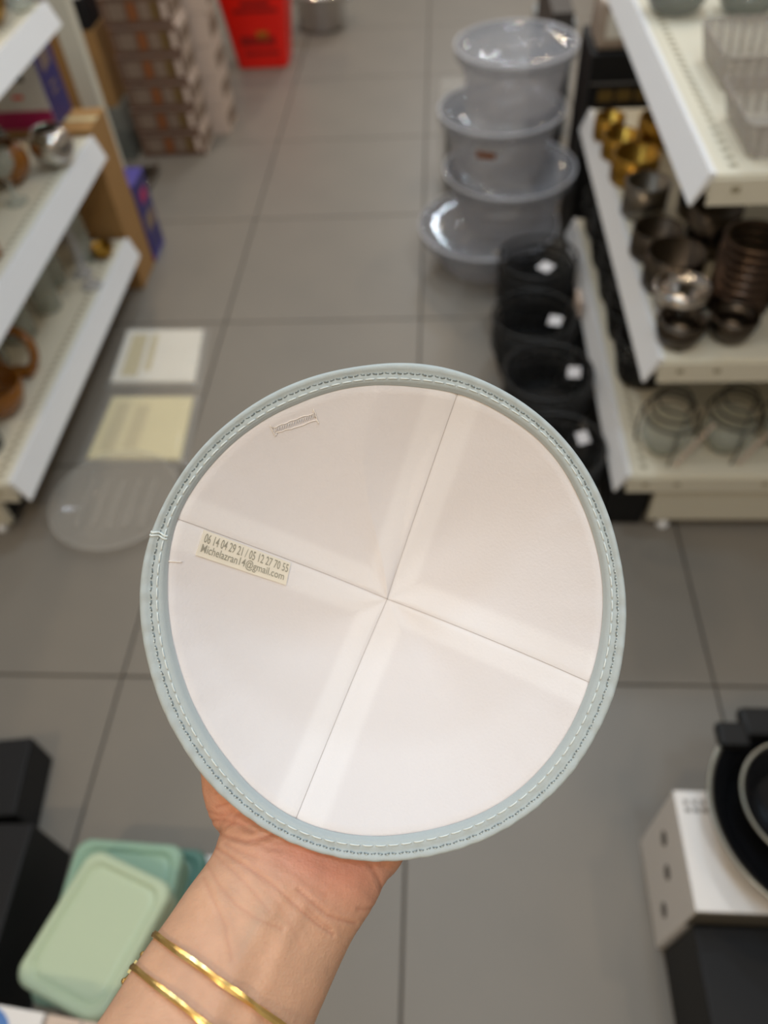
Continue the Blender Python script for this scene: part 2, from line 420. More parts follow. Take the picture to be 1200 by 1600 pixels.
t, w, d, h = carton('product_box', 'navy and white product box with magenta base standing on the tall cardboard carton', 'box', -1.24, -1.052, 2.112, 2.24, .5065, .72, M['whitecard'])
MB().box(w - .0003, w + .001, -d + .001, d - .001, 0.002, h - .002).build('side_print', M['navy'], t)
for k, (a, b, z0, z1) in enumerate(((-.030, -.004, .62, .86), (.004, .030, .64, .88))):
    MB().box(w + .0002, w + .0016, a, b, h * z0, h * z1).build('side_photo', M['boxpale'], t)
for z0 in (.34, .44): MB().box(w + .0002, w + .0016, -.02, .02, h * z0, h * (z0 + .03)).build('side_lettering', M['boxpale'], t)
MB().box(-w + .001, w - .001, -d - .001, -d + .0004, .002, .05).build('front_stripe', M['magenta'], t)
for (a, b, z0, z1, m_) in ((-.06, -.02, .5, .7, 'greyprint'), (.02, .05, .58, .70, 'dotgrey'), (.0, .03, .38, .42, 'red')):
    MB().box(a, b, -d - .001, -d + .0004, h * z0, h * z1).build('front_print', M[m_], t)
# top deck
bowl('glass_bowl', 'glittering gold glass bowl on the left top shelf', 'bowl', -1.06, 1.93, Tp, .085, .07, M['gold'])
bowl('glass_bowl', 'clear glass bowl beside the gold bowl on the left top shelf', 'bowl', -.99, 2.035, Tp + .0, .038, .05, M['glass'])
t, w, d, h = carton('product_box', 'violet product box at the end of the left top shelf', 'box', -1.20, -1.02, 2.0615, 2.084, Tp, Tp + .15, M['navy'])
MB().box(-w + .01, w - .01, -d - .001, -d + .0004, .02, .1).build('front_print', M['boxpale'], t)
# bottom deck
t = thing('amber_ring', 'brown amber glass ring on the left bottom shelf', 'ring', (-1.055, 1.465, B))
MB().tube([(.052 * math.cos(a), .020 * math.sin(a), .0665 + .052 * math.sin(a)) for a in np.linspace(0, 2 * PI, 28)[:-1]], .012, 10, True).build('hoop', M['amber'], t, True)
MB().box(-.03, .03, -.02, .02, 0, .010, .002).build('foot', M['amber'], t)
bowl('amber_bowl', 'faceted amber glass bowl on the left bottom shelf', 'bowl', -1.06, 1.335, B, .07, .075, M['amber'])
MBp = [('clear glass cylinder vase at the far end of the left bottom shelf', -1.05, 1.98, .030, .21), ('second clear cylinder vase from the far end of the bottom shelf', -1.10, 1.86, .032, .21),
       ('third clear cylinder vase on the left bottom shelf', -1.08, 1.74, .036, .18), ('wide clear cylinder vase in the middle of the bottom shelf', -1.12, 1.62, .045, .16),
       ('clear cylinder vase just behind the brown ring', -1.15, 1.50, .042, .16), ('nearest smoky glass cylinder on the left bottom shelf', -1.05, 1.20, .04, .06)]
for k, (lb, x, y, r, h) in enumerate(MBp):
    jar('cylinder_vase', lb, 'vase', x, y, B, r, h, M['smoke'] if k == 5 else M['glass'], 'cylinder vases on the left bottom shelf')
t = thing('candle_stick', 'pale candle stick standing upright on the left bottom shelf', 'candlestick', (-.99, 1.84, B))
MB().lathe([(0, 0), (.03, 0), (.03, .006), (.008, .012), (.0075, .2), (.014, .205), (.014, .225), (0, .225)], 20).build('stem', M['milky'], t, True)
MB().lathe([(0, .226), (.010, .226), (.010, .245), (0, .245)], 16).build('candle', M['paper'], t, True)
t2 = copy_thing(t, (-1.035, 1.90, B), 0, 'pale candle stick behind the first one on the bottom shelf')
bowl('olive_bowl', 'small olive bowl at the far end of the left bottom shelf', 'bowl', -1.00, 1.995, B, .035, .03, M['gold'])

# ------------------------------------------------------------------ packs on the floor, left
def pack(name, label, c0, c1, c2, c3, m, pr, wr):
    P = [Zp(*c, 0) for c in (c0, c1, c2, c3)]           # near-left, near-right, far-right, far-left
    cx = sum(P) / 4
    t = thing(name, label, 'pack', (cx[0], cx[1], 0))
    P = [p - np.array([cx[0], cx[1], 0]) for p in P]
    q = lambda s, z: [(p[0] * s, p[1] * s, z) for p in P]
    f6 = [(3, 2, 1, 0), (4, 5, 6, 7), (0, 1, 5, 4), (1, 2, 6, 5), (2, 3, 7, 6), (3, 0, 4, 7)]
    mesh_obj('sheet', q(.90, .001) + q(.90, .012), f6, m, t)
    bil = lambda u, v: (P[0] * (1 - u) * (1 - v) + P[1] * u * (1 - v) + P[2] * u * v + P[3] * (1 - u) * v) * .9
    for (u0, u1, v0, v1) in pr:
        mesh_obj('print_patch', [(*bil(u, v)[:2], .0126) for u, v in ((u0, v0), (u1, v0), (u1, v1), (u0, v1))], [(0, 1, 2, 3)], M['papertan'], t)
    # wrinkled clear film
    rnd = random.Random(3); n = 14; vv = []
    for j in range(n + 1):
        for i in range(n + 1):
            b = bil(i / n, j / n) / .9 * 1.04
            e = min(i, j, n - i, n - j)
            vv.append((b[0], b[1], .0015 if e == 0 else .0145 + rnd.random() * .006))
    mesh_obj('film', vv, [(j * (n + 1) + i, j * (n + 1) + i + 1, (j + 1) * (n + 1) + i + 1, (j + 1) * (n + 1) + i) for j in range(n) for i in range(n)], M['clear'], t, True)
    return t
pack('wrapped_sheet_pack', 'white sheets wrapped in clear film on the floor, farther pack', (166, 606), (312, 606), (326, 516), (196, 516), M['paper'], ((.1, .3, .1, .9), (.36, .44, .2, .9)), 0)
pack('wrapped_sheet_pack', 'cream sheets wrapped in clear film on the floor, nearer pack', (128, 726), (290, 728), (312, 620), (174, 620), M['paperyellow'], ((.1, .26, .1, .9), (.34, .5, .15, .85)), 0)
t = thing('clear_dish', 'round clear plastic dish with raised rim on the floor', 'dish', (*Zp(185, 790, 0)[:2], 0))
R = .158
MB().lathe([(0, .004), (R * .62, .004), (R * .68, .010), (R * .90, .012), (R, .028), (R * .985, .030), (R * .88, .016), (R * .66, .014), (R * .6, .007), (0, .007)], 48).build('dish', M['dishclear'], t, True)
MB().ring(R * .99, .029, .003, 44).build('rim', M['clear'], t, True)
for k in range(5):
    a = -.08 + k * .040
    MB().box(a - .006, a + .006, -.075, .075, .007, .014, .002).build('rib', M['dishclear'], t)

# ------------------------------------------------------------------ things on the right shelf
B, Md, Tp = .1905, .4985, .8385
gold = [('farthest small brass tin on the right middle shelf', .412, 1.965, .037, .05), ('second brass tin from the far end of the right middle shelf', .425, 1.868, .043, .05),
        ('nearest and largest brass tin on the right middle shelf', .440, 1.752, .053, .06), ('brass tin half hidden under the top shelf edge', .520, 1.93, .045, .06)]
for lb, x, y, r, h in gold: jar('brass_tin', lb, 'tin', x, y, Md, r, h, M['gold'], 'open tins on the right middle shelf')
dark = [('pewter grey tin next to the largest brass tin', .438, 1.605, .047, .07, 'pewter'), ('low dark metal tin in the middle of the right middle shelf', .435, 1.445, .050, .055, 'gunmetal'),
        ('wide dark metal tin before the silvered bowls', .447, 1.335, .056, .07, 'gunmetal'), ('dark metal tin below the top shelf corner', .545, 1.46, .05, .09, 'gunmetal'),
        ('dark metal tin far back on the right middle shelf', .56, 1.60, .05, .09, 'gunmetal')]
for lb, x, y, r, h, m_ in dark: jar('metal_tin', lb, 'tin', x, y, Md, r, h, M[m_], 'open tins on the right middle shelf')
bowl('silvered_bowl', 'tall silvered glass bowl behind the two small bowls', 'bowl', .440, 1.235, Md, .052, .062, M['silver'], 'silvered bowls on the right middle shelf', .006, .55)
bowl('silvered_bowl', 'low shiny bowl at the near corner of the right middle shelf', 'bowl', .428, 1.158, Md, .045, .045, M['gunmetal'], 'silvered bowls on the right middle shelf', .008, .55)
bowl('silvered_bowl', 'low shiny bowl to the right of the corner bowl', 'bowl', .522, 1.168, Md, .042, .045, M['gunmetal'], 'silvered bowls on the right middle shelf', .008, .55)
for k, (x, y, lb) in enumerate(((.555, 1.262, 'ribbed dark copper ring stack on the right middle shelf'), (.672, 1.27, 'ribbed dark copper ring stack at the right picture edge'))):
    t = thing('ring_stack', lb, 'holder', (x, y, Md), 0, 'ribbed ring stacks on the right middle shelf')
    for q in range(9): MB().ring(.050, .008 + q * .0165, .0075, 32, sides=7).build('ring', M['copper'], t, True)
    MB().lathe([(0, .001), (.047, .001), (.047, .145), (.044, .145), (.044, .004), (0, .004)], 32).build('liner', M['gunmetal'], t, True)
# top deck: clear ribbed trays and dark bowls
def ribbed_tray(label, x, y, z, w, d, h, rz):
    t = thing('ribbed_tray', label, 'tray', (x, y, z), rz, 'clear ribbed trays on the right top shelf')
    a = rrect(w * .86, d * .86, .012); b = rrect(w, d, .014); n = len(a)
    v = [(p, q, .002) for p, q in a] + [(p, q, h) for p, q in b] + [(p * .97, q * .97, h) for p, q in b] + [(p * .96, q * .96, .006) for p, q in a]
    mesh_obj('body', v, [tuple(range(n))[::-1]] + [(k * n + i, k * n + (i + 1) % n, (k + 1) * n + (i + 1) % n, (k + 1) * n + i) for k in range(3) for i in range(n)] + [tuple(range(3 * n, 4 * n))], M['trayclear'], t)
    for k in range(9):
        xx = -w * .38 + k * w * .095
        MB().tube([(xx, -d * .425, .006), (xx * 1.1, -d * .49, h * .96)], .0028, 6).build('rib', M['trayclear'], t, True)
        MB().tube([(xx, d * .425, .006), (xx * 1.1, d * .49, h * .96)], .0028, 6).build('rib', M['trayclear'], t, True)
    for k in range(7):
        yy = -d * .36 + k * d * .12
        MB().tube([(-w * .425, yy, .006), (-w * .49, yy * 1.1, h * .96)], .0028, 6).build('rib', M['trayclear'], t, True)
    MB().tube([(p, q, h) for p, q in b], .0028, 6, True).build('rim', M['trayclear'], t, True)
    return t
ribbed_tray('nearer clear ribbed tray at the corner of the right top shelf', .535, 1.215, Tp, .20, .17, .055, 0)
ribbed_tray('farther clear ribbed tray behind the corner one on the top shelf', .545, 1.445, Tp, .19, .17, .06, .02)
bowl('smoky_bowl', 'smoky glass bowl nearest the edge of the right top shelf', 'bowl', .458, 1.755, Tp, .062, .05, M['smoke'], 'smoky bowls on the right top shelf')
bowl('smoky_bowl', 'smoky glass bowl behind the farther ribbed tray', 'bowl', .590, 1.735, Tp, .062, .05, M['smoke'], 'smoky bowls on the right top shelf')
bowl('smoky_bowl', 'smoky glass bowl at the right picture edge of the top shelf', 'bowl', .720, 1.70, Tp, .062, .05, M['smoke'], 'smoky bowls on the right top shelf')

# bottom deck: glass lanterns with dark spiral wire and bead chains
def lantern(label, x, y):
    t = thing('wire_lantern', label, 'lantern', (x, y, B), 0, 'glass lanterns on the right bottom shelf')
    p = [(0, .004), (.03, .004)] + [(.052 * math.sin(a), .056 - .054 * math.cos(a)) for a in np.linspace(.6, 2.2, 9)]
    MB().lathe(p + [(a - .002, b) for a, b in p[::-1][:-1]] + [(0, .006)], 32).build('globe', M['glass'], t, True)
    sp = MB().tube([((.030 + .0045 * a / 3) * math.cos(a), (.030 + .0045 * a / 3) * math.sin(a), .150 - .0030 * a) for a in np.linspace(0, 6 * PI, 90)], .0024, 5)
    sp.build('wire_spiral', M['blackwire'], t, True)
    for k in range(3):
        a = 2 * PI * k / 3 + .6
        MB().tube([(.056 * math.cos(a), .056 * math.sin(a), .0026), (.060 * math.cos(a), .060 * math.sin(a), .05), (.058 * math.cos(a), .058 * math.sin(a), .10)], .0022, 5).build('leg', M['blackwire'], t, True)
    bd = MB()
    for k in range(10):
        u = k / 9; c = (.02 + .05 * u, -.058 + .01 * u, .012 + .10 * u)
        bd.lathe([(0, -.005), (.0035, -.0035), (.005, 0), (.0035, .0035), (0, .005)], 10, c)
    bd.build('bead_chain', M['boxside'], t, True)
    return t
for x, y, lb in ((.470, 1.185, 'leftmost glass lantern with dark wire spiral on the bottom shelf'), (.600, 1.190, 'second glass lantern with wire spiral and bead chain'), (.725, 1.195, 'glass lantern with wire spiral at the right picture edge')):
    lantern(lb, x, y)

# black wire baskets
def basket_proto(name, label, r, h, n=26, loc=(0, 0, 0), group=None):
    t = thing(name, label, 'basket', loc, 0, group)
    w = MB()
    for k in range(n):
        a = 2 * PI * k / n
        w.tube([(0.02 * math.cos(a), .02 * math.sin(a), .003), (r * .72 * math.cos(a), r * .72 * math.sin(a), .003), (r * .82 * math.cos(a), r * .82 * math.sin(a), h * .35), (r * math.cos(a), r * math.sin(a), h)], .0016, 4)
    for q in range(5): w.ring(r * (.18 + .135 * q), .004, .0016, 24, sides=4)
    for q in range(5): w.ring(r * (.80 + .04 * q), h * (.18 + .155 * q), .0016, 24, sides=4)
    w.build('wire_mesh', M['blackwire'], t)['kind'] = 'stuff'
    MB().ring(r, h, .0042, 30).build('rim', M['blackwire'], t, True)
    return t
def add_tag(t, a, r, z, rot=0.):
    c = MB().prism([(-.026, 0), (0, -.02), (.026, 0), (0, .02)], 0, .0012)
    o = c.build('price_tag', M['tag'], t); o.location = (r * math.cos(a), r * math.sin(a), z); o.rotation_euler = (math.radians(18), 0, rot)
G1, G2 = 'black wire baskets piled on the floor', 'black wire baskets on the right bottom shelf'
pA = basket_proto('wire_basket', 'bottom black wire basket of the pile against the clear containers', .105, .10, group=G1)
pA.location = (.262, 1.885, 0)
word = ['bottom', 'second', 'third', 'fourth', 'fifth', 'sixth']
piles = [((.262, 1.885), 5, 'the pile beside the clear containers'), ((.240, 1.665), 4, 'the second floor pile'), ((.256, 1.445), 4, 'the third floor pile'), ((.258, 1.222), 3, 'the nearest floor pile')]
for pi, ((x, y), n, where) in enumerate(piles):
    for k in range(n):
        lb = '%s black wire basket of %s' % (word[k] if k < n - 1 else 'top', where)
        if pi == 0 and k == 0: pA['label'] = lb; continue
        b_ = copy_thing(pA, (x + random.uniform(-.002, .002), y + random.uniform(-.002, .002), k * .030), random.random(), lb, G1)
        if k == n - 1: add_tag(b_, -1.4 + .5 * pi, .06, .105, .3 * pi)
pB = basket_proto('wire_basket', '', .068, .085, group=G2)
bins = [(.463, 2.04, 2), (.463, 1.885, 3), (.463, 1.73, 3), (.463, 1.575, 3), (.463, 1.42, 2)]
nm = ['the farthest nest', 'the second nest', 'the middle nest', 'the fourth nest', 'the nest beside lanterns']
first = True
for pi, (x, y, n) in enumerate(bins):
    for k in range(n):
        lb = '%s small black wire basket in %s of the bottom shelf' % (word[k] if k < n - 1 else 'top', nm[pi])
        if first: pB.location = (x, y, B); pB['label'] = lb; b_ = pB; first = False
        else: b_ = copy_thing(pB, (x, y, B + k * .032), random.random(), lb, G2)
        if k == n - 1 and pi == 2: add_tag(b_, -2.2, .05, .09, .1)
carton('void_filler_box', 'added flat black box for the dark void under the right bottom shelf', 'box', .372, .455, 1.13, 1.9, 0, .11, M['black'])  # black box added to fill the dark void below the deck
# beige sleeve clipped on the bottom rail
tag(MB().box(.352, .366, 1.70, 1.76, .15, .20, .002).build('price_card', M['boxside'] ), 'beige price card clipped to the right bottom shelf rail', 'card')

# boxes beyond the right shelf
t, w, d, h = carton('black_carton_or_gap', 'black carton with small printed pictures beyond the right shelf', 'box', .400, .62, 2.26, 2.48, 0, .58, M['blackbox'])
for k in range(3): MB().box(-w + .03 + k * .05, -w + .07 + k * .05, -d - .001, -d + .0004, h - .12, h - .09).build('print_patch', M['boxolive'], t)
MB().box(-w + .005, w - .005, -d - .001, -d + .0004, h - .075, h - .07).build('print_line', M['greyprint'], t)
carton('dark_shading_box', 'added charcoal box for the dark shading between containers and black carton', 'box', .318, .380, 2.52, 2.95, 0, .60, M['charcoal'])  # charcoal box put in for the dark shading left of the black carton
carton('grey_carton', 'grey blue carton beyond the top of the container stack', 'box', .335, .47, 3.05, 3.25, .0, .40, M['greyblue'])
t, w, d, h = carton('wrapped_pack', 'beige film-wrapped pack on top of the black carton', 'pack', .41, .55, 2.28, 2.42, .581, .70, M['beigepack'], 0, None, .015)
MB().box(-w * .7, w * .7, -d - .0012, -d + .0004, .03, .09).build('print_patch', M['paper'], t)
t, w, d, h = carton('wrapped_roll_pack', 'tall grey pack in clear film left behind the containers', 'pack', -.01, .10, 2.62, 2.8, 0, .34, M['clear'], 0, None, .02)
MB().box(-w * .6, w * .6, -d * .6, d * .6, .004, h * .9, .01).build('filling', M['charcoal'], t)

# ------------------------------------------------------------------ bottom right: boxes and pan
t, w, d, h = carton('white_product_box', 'white product box on the floor carrying the frying pan', 'box', .342, .64, .262, .425, 0, .247, M['whitecard'])
for (y, z) in ((.04, .155), (-.005, .14), (-.045, .085)):
    a = [( -w - .001, y + .011 * math.cos(q), z + .014 * math.sin(q)) for q in np.linspace(0, 2 * PI, 20)[:-1]]
    mesh_obj('printed_dot', a + [(-w + .0004, p[1], p[2]) for p in a], [tuple(range(19))] + [(i, (i + 1) % 19, 19 + (i + 1) % 19, 19 + i) for i in range(19)], M['dotgrey'], t)
for r_, (yy, n, s) in enumerate(((.064, 8, .006), (.053, 7, .008))):
    for k in range(n):
        MB().box(-w + .012 + k * .012, -w + .012 + k * .012 + s, yy - .003, yy + .003, h - .0003, h + .0005).build('printed_letter', M['greyprint'], t)
MB().box(-w + .002, w - .002, -d - .001, -d + .0004, .17, h - .004).build('front_print', M['panout'], t)
t, w, d, h = carton('black_box', 'large matt black box in the bottom right corner', 'box', .351, .75, .02, .258, 0, .19, M['blackbox'], 0, None, .004)
MB().box(-w + .01, w - .01, -.0012, .0012, h - .0002, h + .0006).build('lid_seam', M['black'], t)
# pan set
pc = Zp(1284, 1270, .30)
t = thing('frying_pan', 'round dark nonstick frying pan on the white box', 'pan', (pc[0], pc[1], .2475))
R = .150
MB().lathe([(0, .0), (.105, 0), (.118, .006), (.140, .045), (R, .052), (R - .002, .055), (.138, .049), (.114, .010), (0, .006)], 72).build('body', M['panout'], t, True)
MB().lathe([(0, .0085), (.110, .0120), (.1125, .0145), (.1355, .0502), (R - .0065, .0560)], 72).build('nonstick_coating', M['pan'], t, True)
MB().ring(R - .002, .054, .003, 72).build('rim', M['panrim'], t, True)
MB().box(-.118, -.075, .088, .125, .046, .068, .006).build('handle_bracket', M['black'], t)
MB().box(-.08, .06, .105, .15, .042, .066, .008).build('handle', M['black'], t)
t = thing('frying_pan', 'smaller dark pan nested in the frying pan, at the right picture edge', 'pan', (pc[0] - .022, pc[1] + .008, .2605))
R = .088
MB().lathe([(0, .0), (.055, 0), (.063, .006), (.083, .052), (R, .056), (R - .002, .059), (.080, .053), (.060, .010), (0, .006)], 60).build('body', M['panout'], t, True)
MB().lathe([(0, .0085), (.057, .0120), (.0585, .0145), (.0775, .0545), (R - .0055, .0600)], 60).build('nonstick_coating', M['pan'], t, True)
MB().ring(R - .002, .058, .0026, 60).build('rim', M['panrim'], t, True)

# ------------------------------------------------------------------ bottom left: green lunch boxes, black boxes
def lidded_box(name, label, mlid, mbody, corner_px, z, body_h, group):
    P = [Zp(*c, z) for c in corner_px]      # far-left, far-right, near-right (near-left follows)
    ex = P[1] - P[0]; ey = P[0] - (P[2] - ex)
    wx = np.linalg.norm(ex[:2]); u = ex[:2] / wx
    vv = np.array([-u[1], u[0]]); dd = abs((P[1] - P[2])[:2].dot(vv))
    c = P[0][:2] + u * wx / 2 - vv * dd / 2
    t = thing(name, label, 'lunch box', (c[0], c[1], z - body_h - .016), math.atan2(u[1], u[0]), group)
    zb = 0; zl = body_h
    a = rrect(wx * .94, dd * .95, .018, 8); MB().prism(a, zb, zl).build('body', mbody, t)
    o = rrect(wx, dd, .024, 8); n = len(o)
    def sc(k, z_): return [(x * (wx - 2 * k) / wx, y * (dd - 2 * k) / dd, z_) for x, y in o]
    rings = [sc(.000, zl - .006), sc(-.001, zl + .004), sc(0, zl + .010), sc(.003, zl + .014), sc(.006, zl + .0155), sc(.012, zl + .0155), sc(.0145, zl + .013), sc(.017, zl + .0105), sc(.020, zl + .0115), sc(.023, zl + .0125)]
    v = sum(rings, []); f = [(k * n + i, k * n + (i + 1) % n, (k + 1) * n + (i + 1) % n, (k + 1) * n + i) for k in range(len(rings) - 1) for i in range(n)]
    f += [tuple(range((len(rings) - 1) * n, len(rings) * n)), tuple(range(n))[::-1]]
    MBo = mesh_obj('lid', v, f, mlid, t)
    return t
GL = 'green lidded boxes at the bottom left'
lidded_box('lunch_box', 'pale green lidded box lying on top at an angle', M['green1'], M['green1'], ((143, 1322), (272, 1384), (150, 1606)), .215, .045, GL)
lidded_box('lunch_box', 'sage green lidded box under the pale green one', M['green2'], M['green2'], ((122, 1308), (288, 1320), (262, 1590)), .1535, .060, GL)
lidded_box('lunch_box', 'dark teal lidded box lowest behind the sage green one', M['teal'], M['teal'], ((150, 1312), (325, 1328), (300, 1600)), .077, .060, GL)
q = Zp(55, 1290, .17)
t, w, d, h = carton('black_box', 'matt black box left of the green lidded boxes', 'box', q[0] - .24, q[0], q[1] - .26, q[1], 0, .17, M['blackbox'], .03, None, .004)
MB().box(w - .055, w - .035, -.03, .015, h - .0003, h + .0006).build('white_mark', M['tag'], t)
q = Zp(30, 1232, .10)
carton('black_box', 'low black box at the left picture edge behind the larger one', 'box', q[0] - .25, q[0], q[1] - .06, q[1] + .08, 0, .10, M['blackbox'], .12, None, .004)
# white and beige packages, lower left corner
q = Zp(66, 1572, .33)
t, w, d, h = carton('white_package', 'white package with a blue round print in the bottom left corner', 'box', q[0] - .13, q[0], q[1] - .12, q[1], 0, .33, M['whitecard'], -.10)
a = [(-.005 + .040 * math.cos(p), .018 + .040 * math.sin(p), h + .0008) for p in np.linspace(0, 2 * PI, 33)[:-1]]
mesh_obj('blue_disc', a + [(x, y, h - .0004) for x, y, z in a], [tuple(range(32))] + [(i, (i + 1) % 32, 32 + (i + 1) % 32, 32 + i) for i in range(32)], M['blue'], t)
q = Zp(118, 1590, .325)
t, w, d, h = carton('beige_package', 'beige package next to the white and blue one', 'box', q[0] - .040, q[0] + .05, q[1] - .10, q[1] - .002, 0, .325, M['boxside'], -.10)
MB().box(-.001, .001, -d + .004, d - .001, h - .0002, h + .0008).build('flap_seam', M['greyprint'], t)
tag(MB().box(-.012, .012, -.012, .012, 0, .03, .003).build('white_block', M['whitecard']), 'small white block just right of the teal box', 'block')
q = Zp(327, 1345, .04); bpy.data.objects['white_block'].location = (q[0], q[1], 0)

# ------------------------------------------------------------------ the skullcap
OUT = [(640,567),(560,573),(500,585),(430,612),(370,650),(310,705),(270,762),(243,815),(225,870),(218,930),(222,990),(235,1050),(255,1110),(285,1165),(315,1210),(360,1255),(420,1298),(480,1325),(540,1341),(600,1345),(660,1339),(720,1325),(780,1300),(840,1260),(890,1212),(930,1150),(960,1085),(975,1010),(978,940),(968,870),(945,790),(915,730),(880,684),(840,646),(790,612),(740,588),(690,573)]
INN = [(600,598),(540,603),(470,625),(400,660),(345,705),(300,760),(275,803),(262,850),(256,920),(262,990),(280,1060),(310,1130),(350,1190),(400,1245),(455,1283),(520,1306),(600,1313),(660,1305),(740,1283),(800,1250),(850,1205),(890,1150),(925,1070),(945,980),(946,910),(935,850),(910,780),(880,725),(840,680),(790,645),(730,615),(660,602)]
APX = np.array([605., 936.])
NA = 360
def polar(pts):
    p = np.array(pts, float) - APX
    th = np.arctan2(-p[:, 1], p[:, 0]) % (2 * PI); r = np.hypot(p[:, 0], p[:, 1])
    o = np.argsort(th); th, r = th[o], r[o]
    th = np.concatenate([th - 2 * PI, th, th + 2 * PI]); r = np.tile(r, 3)
    g = np.arange(NA) * 2 * PI / NA
    v = np.interp(g, th, r)
    k = np.exp(-.5 * (np.arange(-12, 13) / 3.5) ** 2); k /= k.sum()
    return np.convolve(np.concatenate([v[-12:], v, v[:12]]), k, 'valid')
RO, RI = polar(OUT), polar(INN)
def at_ang(R_, th): 
    x = (th % (2 * PI)) / (2 * PI) * NA; i = int(x) % NA; f = x - int(x)
    return R_[i] * (1 - f) + R_[(i + 1) % NA] * f
def rim_depth(py): return .277 - .000022 * (py - 955)
def rim_pt(R_, th, extra=0.):
    r = at_ang(R_, th); x, y = APX[0] + r * math.cos(th), APX[1] - r * math.sin(th)
    return D(x, y, rim_depth(y) + .0012 * math.sin(2 * th + .6) + extra)
VIEW = ROT @ np.array([0, 0, -1.])               # the cap's axis: into the dome
CDEP = .039
APEX = D(APX[0], APX[1], rim_depth(APX[1]) + CDEP)
SEAM = [math.atan2(-(y - APX[1]), x - APX[0]) % (2 * PI) for x, y in ((925, 1068), (715, 615), (275, 810), (460, 1285))]
# order of angle: 715,615 (~71 deg), 275,810 (~159), 460,1285 (~247), 925,1068 (~338)
SEAM = sorted(SEAM)
def lining_pt(th, rho, off=0.):
    b = rim_pt(RI, th, .0006)
    lat = APEX + (b - APEX) * rho
    dep_lin = (1 - rho) * CDEP
    want = CDEP * (1 - rho ** 1.75)
    p = lat + VIEW * (want - dep_lin + off + (.0016 * min(1, max(0, (rho - .985) / .02)) + max(0., rho - 1.) * .085))
    # soft creases of the cloth
    d = lambda a: (th - a + PI) % (2 * PI) - PI
    w = rho * (1 - rho) * 4
    e = d(math.radians(101 - 10 * ((rho - .5) / .5) ** 2))
    bump = -.0050 * w ** .7 * (math.exp(-e / .55) if e > 0 else max(0., 1 + e / .40))
    e2 = d(math.radians(292 + 8 * rho))
    bump -= .0010 * w * (math.exp(-e2 / .5) if e2 > 0 else max(0., 1 + e2 / .7))
    puck = .00022 * rho ** 8 * (1 - rho ** 40) * (math.sin(th * 23 + 2 * math.sin(th * 3)) + .6 * math.sin(th * 41 + 1))
    soft = .0009 * w * math.sin(th * 4 - 1.0 + rho * 2) + .0006 * w * math.sin(th * 7 + rho * 5)
    near = min(abs(d(a)) for a in SEAM) * rho
    seam = .0005 * math.exp(-(near / .012) ** 2)
    return p + VIEW * (bump + puck + soft + seam)

cap = thing('skullcap', 'white-lined round skullcap with pale grey-blue binding held open toward the viewer', 'skullcap', tuple(APEX))
inv = lambda P: [tuple(np.asarray(p) - APEX) for p in P]

def cloth_mat(name, base, strip):
    m = bpy.data.materials.new(name); m.use_nodes = True; nt = m.node_tree; b = nt.nodes['Principled BSDF']
    at = nt.nodes.new('ShaderNodeAttribute'); at.attribute_name = 'layer'
    mx = nt.nodes.new('ShaderNodeMix'); mx.data_type = 'RGBA'
    mx.inputs[6].default_value = (*lin(base), 1); mx.inputs[7].default_value = (*lin(strip), 1)
    nt.links.new(at.outputs['Fac'], mx.inputs[0]); nt.links.new(mx.outputs[2], b.inputs['Base Color'])
    b.inputs['Roughness'].default_value = .75; b.inputs['Sheen Weight'].default_value = .15
    b.inputs['Specular IOR Level'].default_value = .25
    tc = nt.nodes.new('ShaderNodeTexCoord')
    w1 = nt.nodes.new('ShaderNodeTexNoise'); w1.inputs['Scale'].default_value = 900; w1.inputs['Detail'].default_value = 2
    w2 = nt.nodes.new('ShaderNodeTexNoise'); w2.inputs['Scale'].default_value = 70; w2.inputs['Detail'].default_value = 3
    ad = nt.nodes.new('ShaderNodeMath'); ad.operation = 'MULTIPLY_ADD'; ad.inputs[1].default_value = 2.5
    nt.links.new(tc.outputs['Object'], w1.inputs['Vector']); nt.links.new(tc.outputs['Object'], w2.inputs['Vector'])
    nt.links.new(w2.outputs['Fac'], ad.inputs[0]); nt.links.new(w1.outputs['Fac'], ad.inputs[2])
    bp = nt.nodes.new('ShaderNodeBump'); bp.inputs['Distance'].default_value = .00012; bp.inputs['Strength'].default_value = 1
    nt.links.new(ad.outputs[0], bp.inputs['Height']); nt.links.new(bp.outputs['Normal'], b.inputs['Normal'])
    return m
M['lining'] = cloth_mat('white_lining_cotton', (224, 219, 220), (232, 228, 229))
M['binding'] = mat('grey_blue_binding', (180, 189, 191), .8, var=.04, scale=60, bump=.00010, bscale=1600, spec=.2)
M['shell'] = mat('grey_blue_cloth', (176, 186, 188), .85, var=.05, scale=60, bump=.0001, bscale=1500, spec=.2)
M['threadlight'] = mat('pale_thread', (220, 228, 228), .7, spec=.2)
M['threaddark'] = mat('grey_thread', (128, 138, 140), .8, spec=.2)
M['threadwhite'] = mat('ivory_thread', (240, 232, 226), .7, spec=.2)
M['seamthread'] = mat('seam_thread', (196, 188, 186), .8, spec=.2)
M['tagcloth'] = mat('satin_tag', (234, 227, 213), .5, var=.03, scale=200)
M['tagink'] = mat('grey_ink', (158, 154, 140), .6)

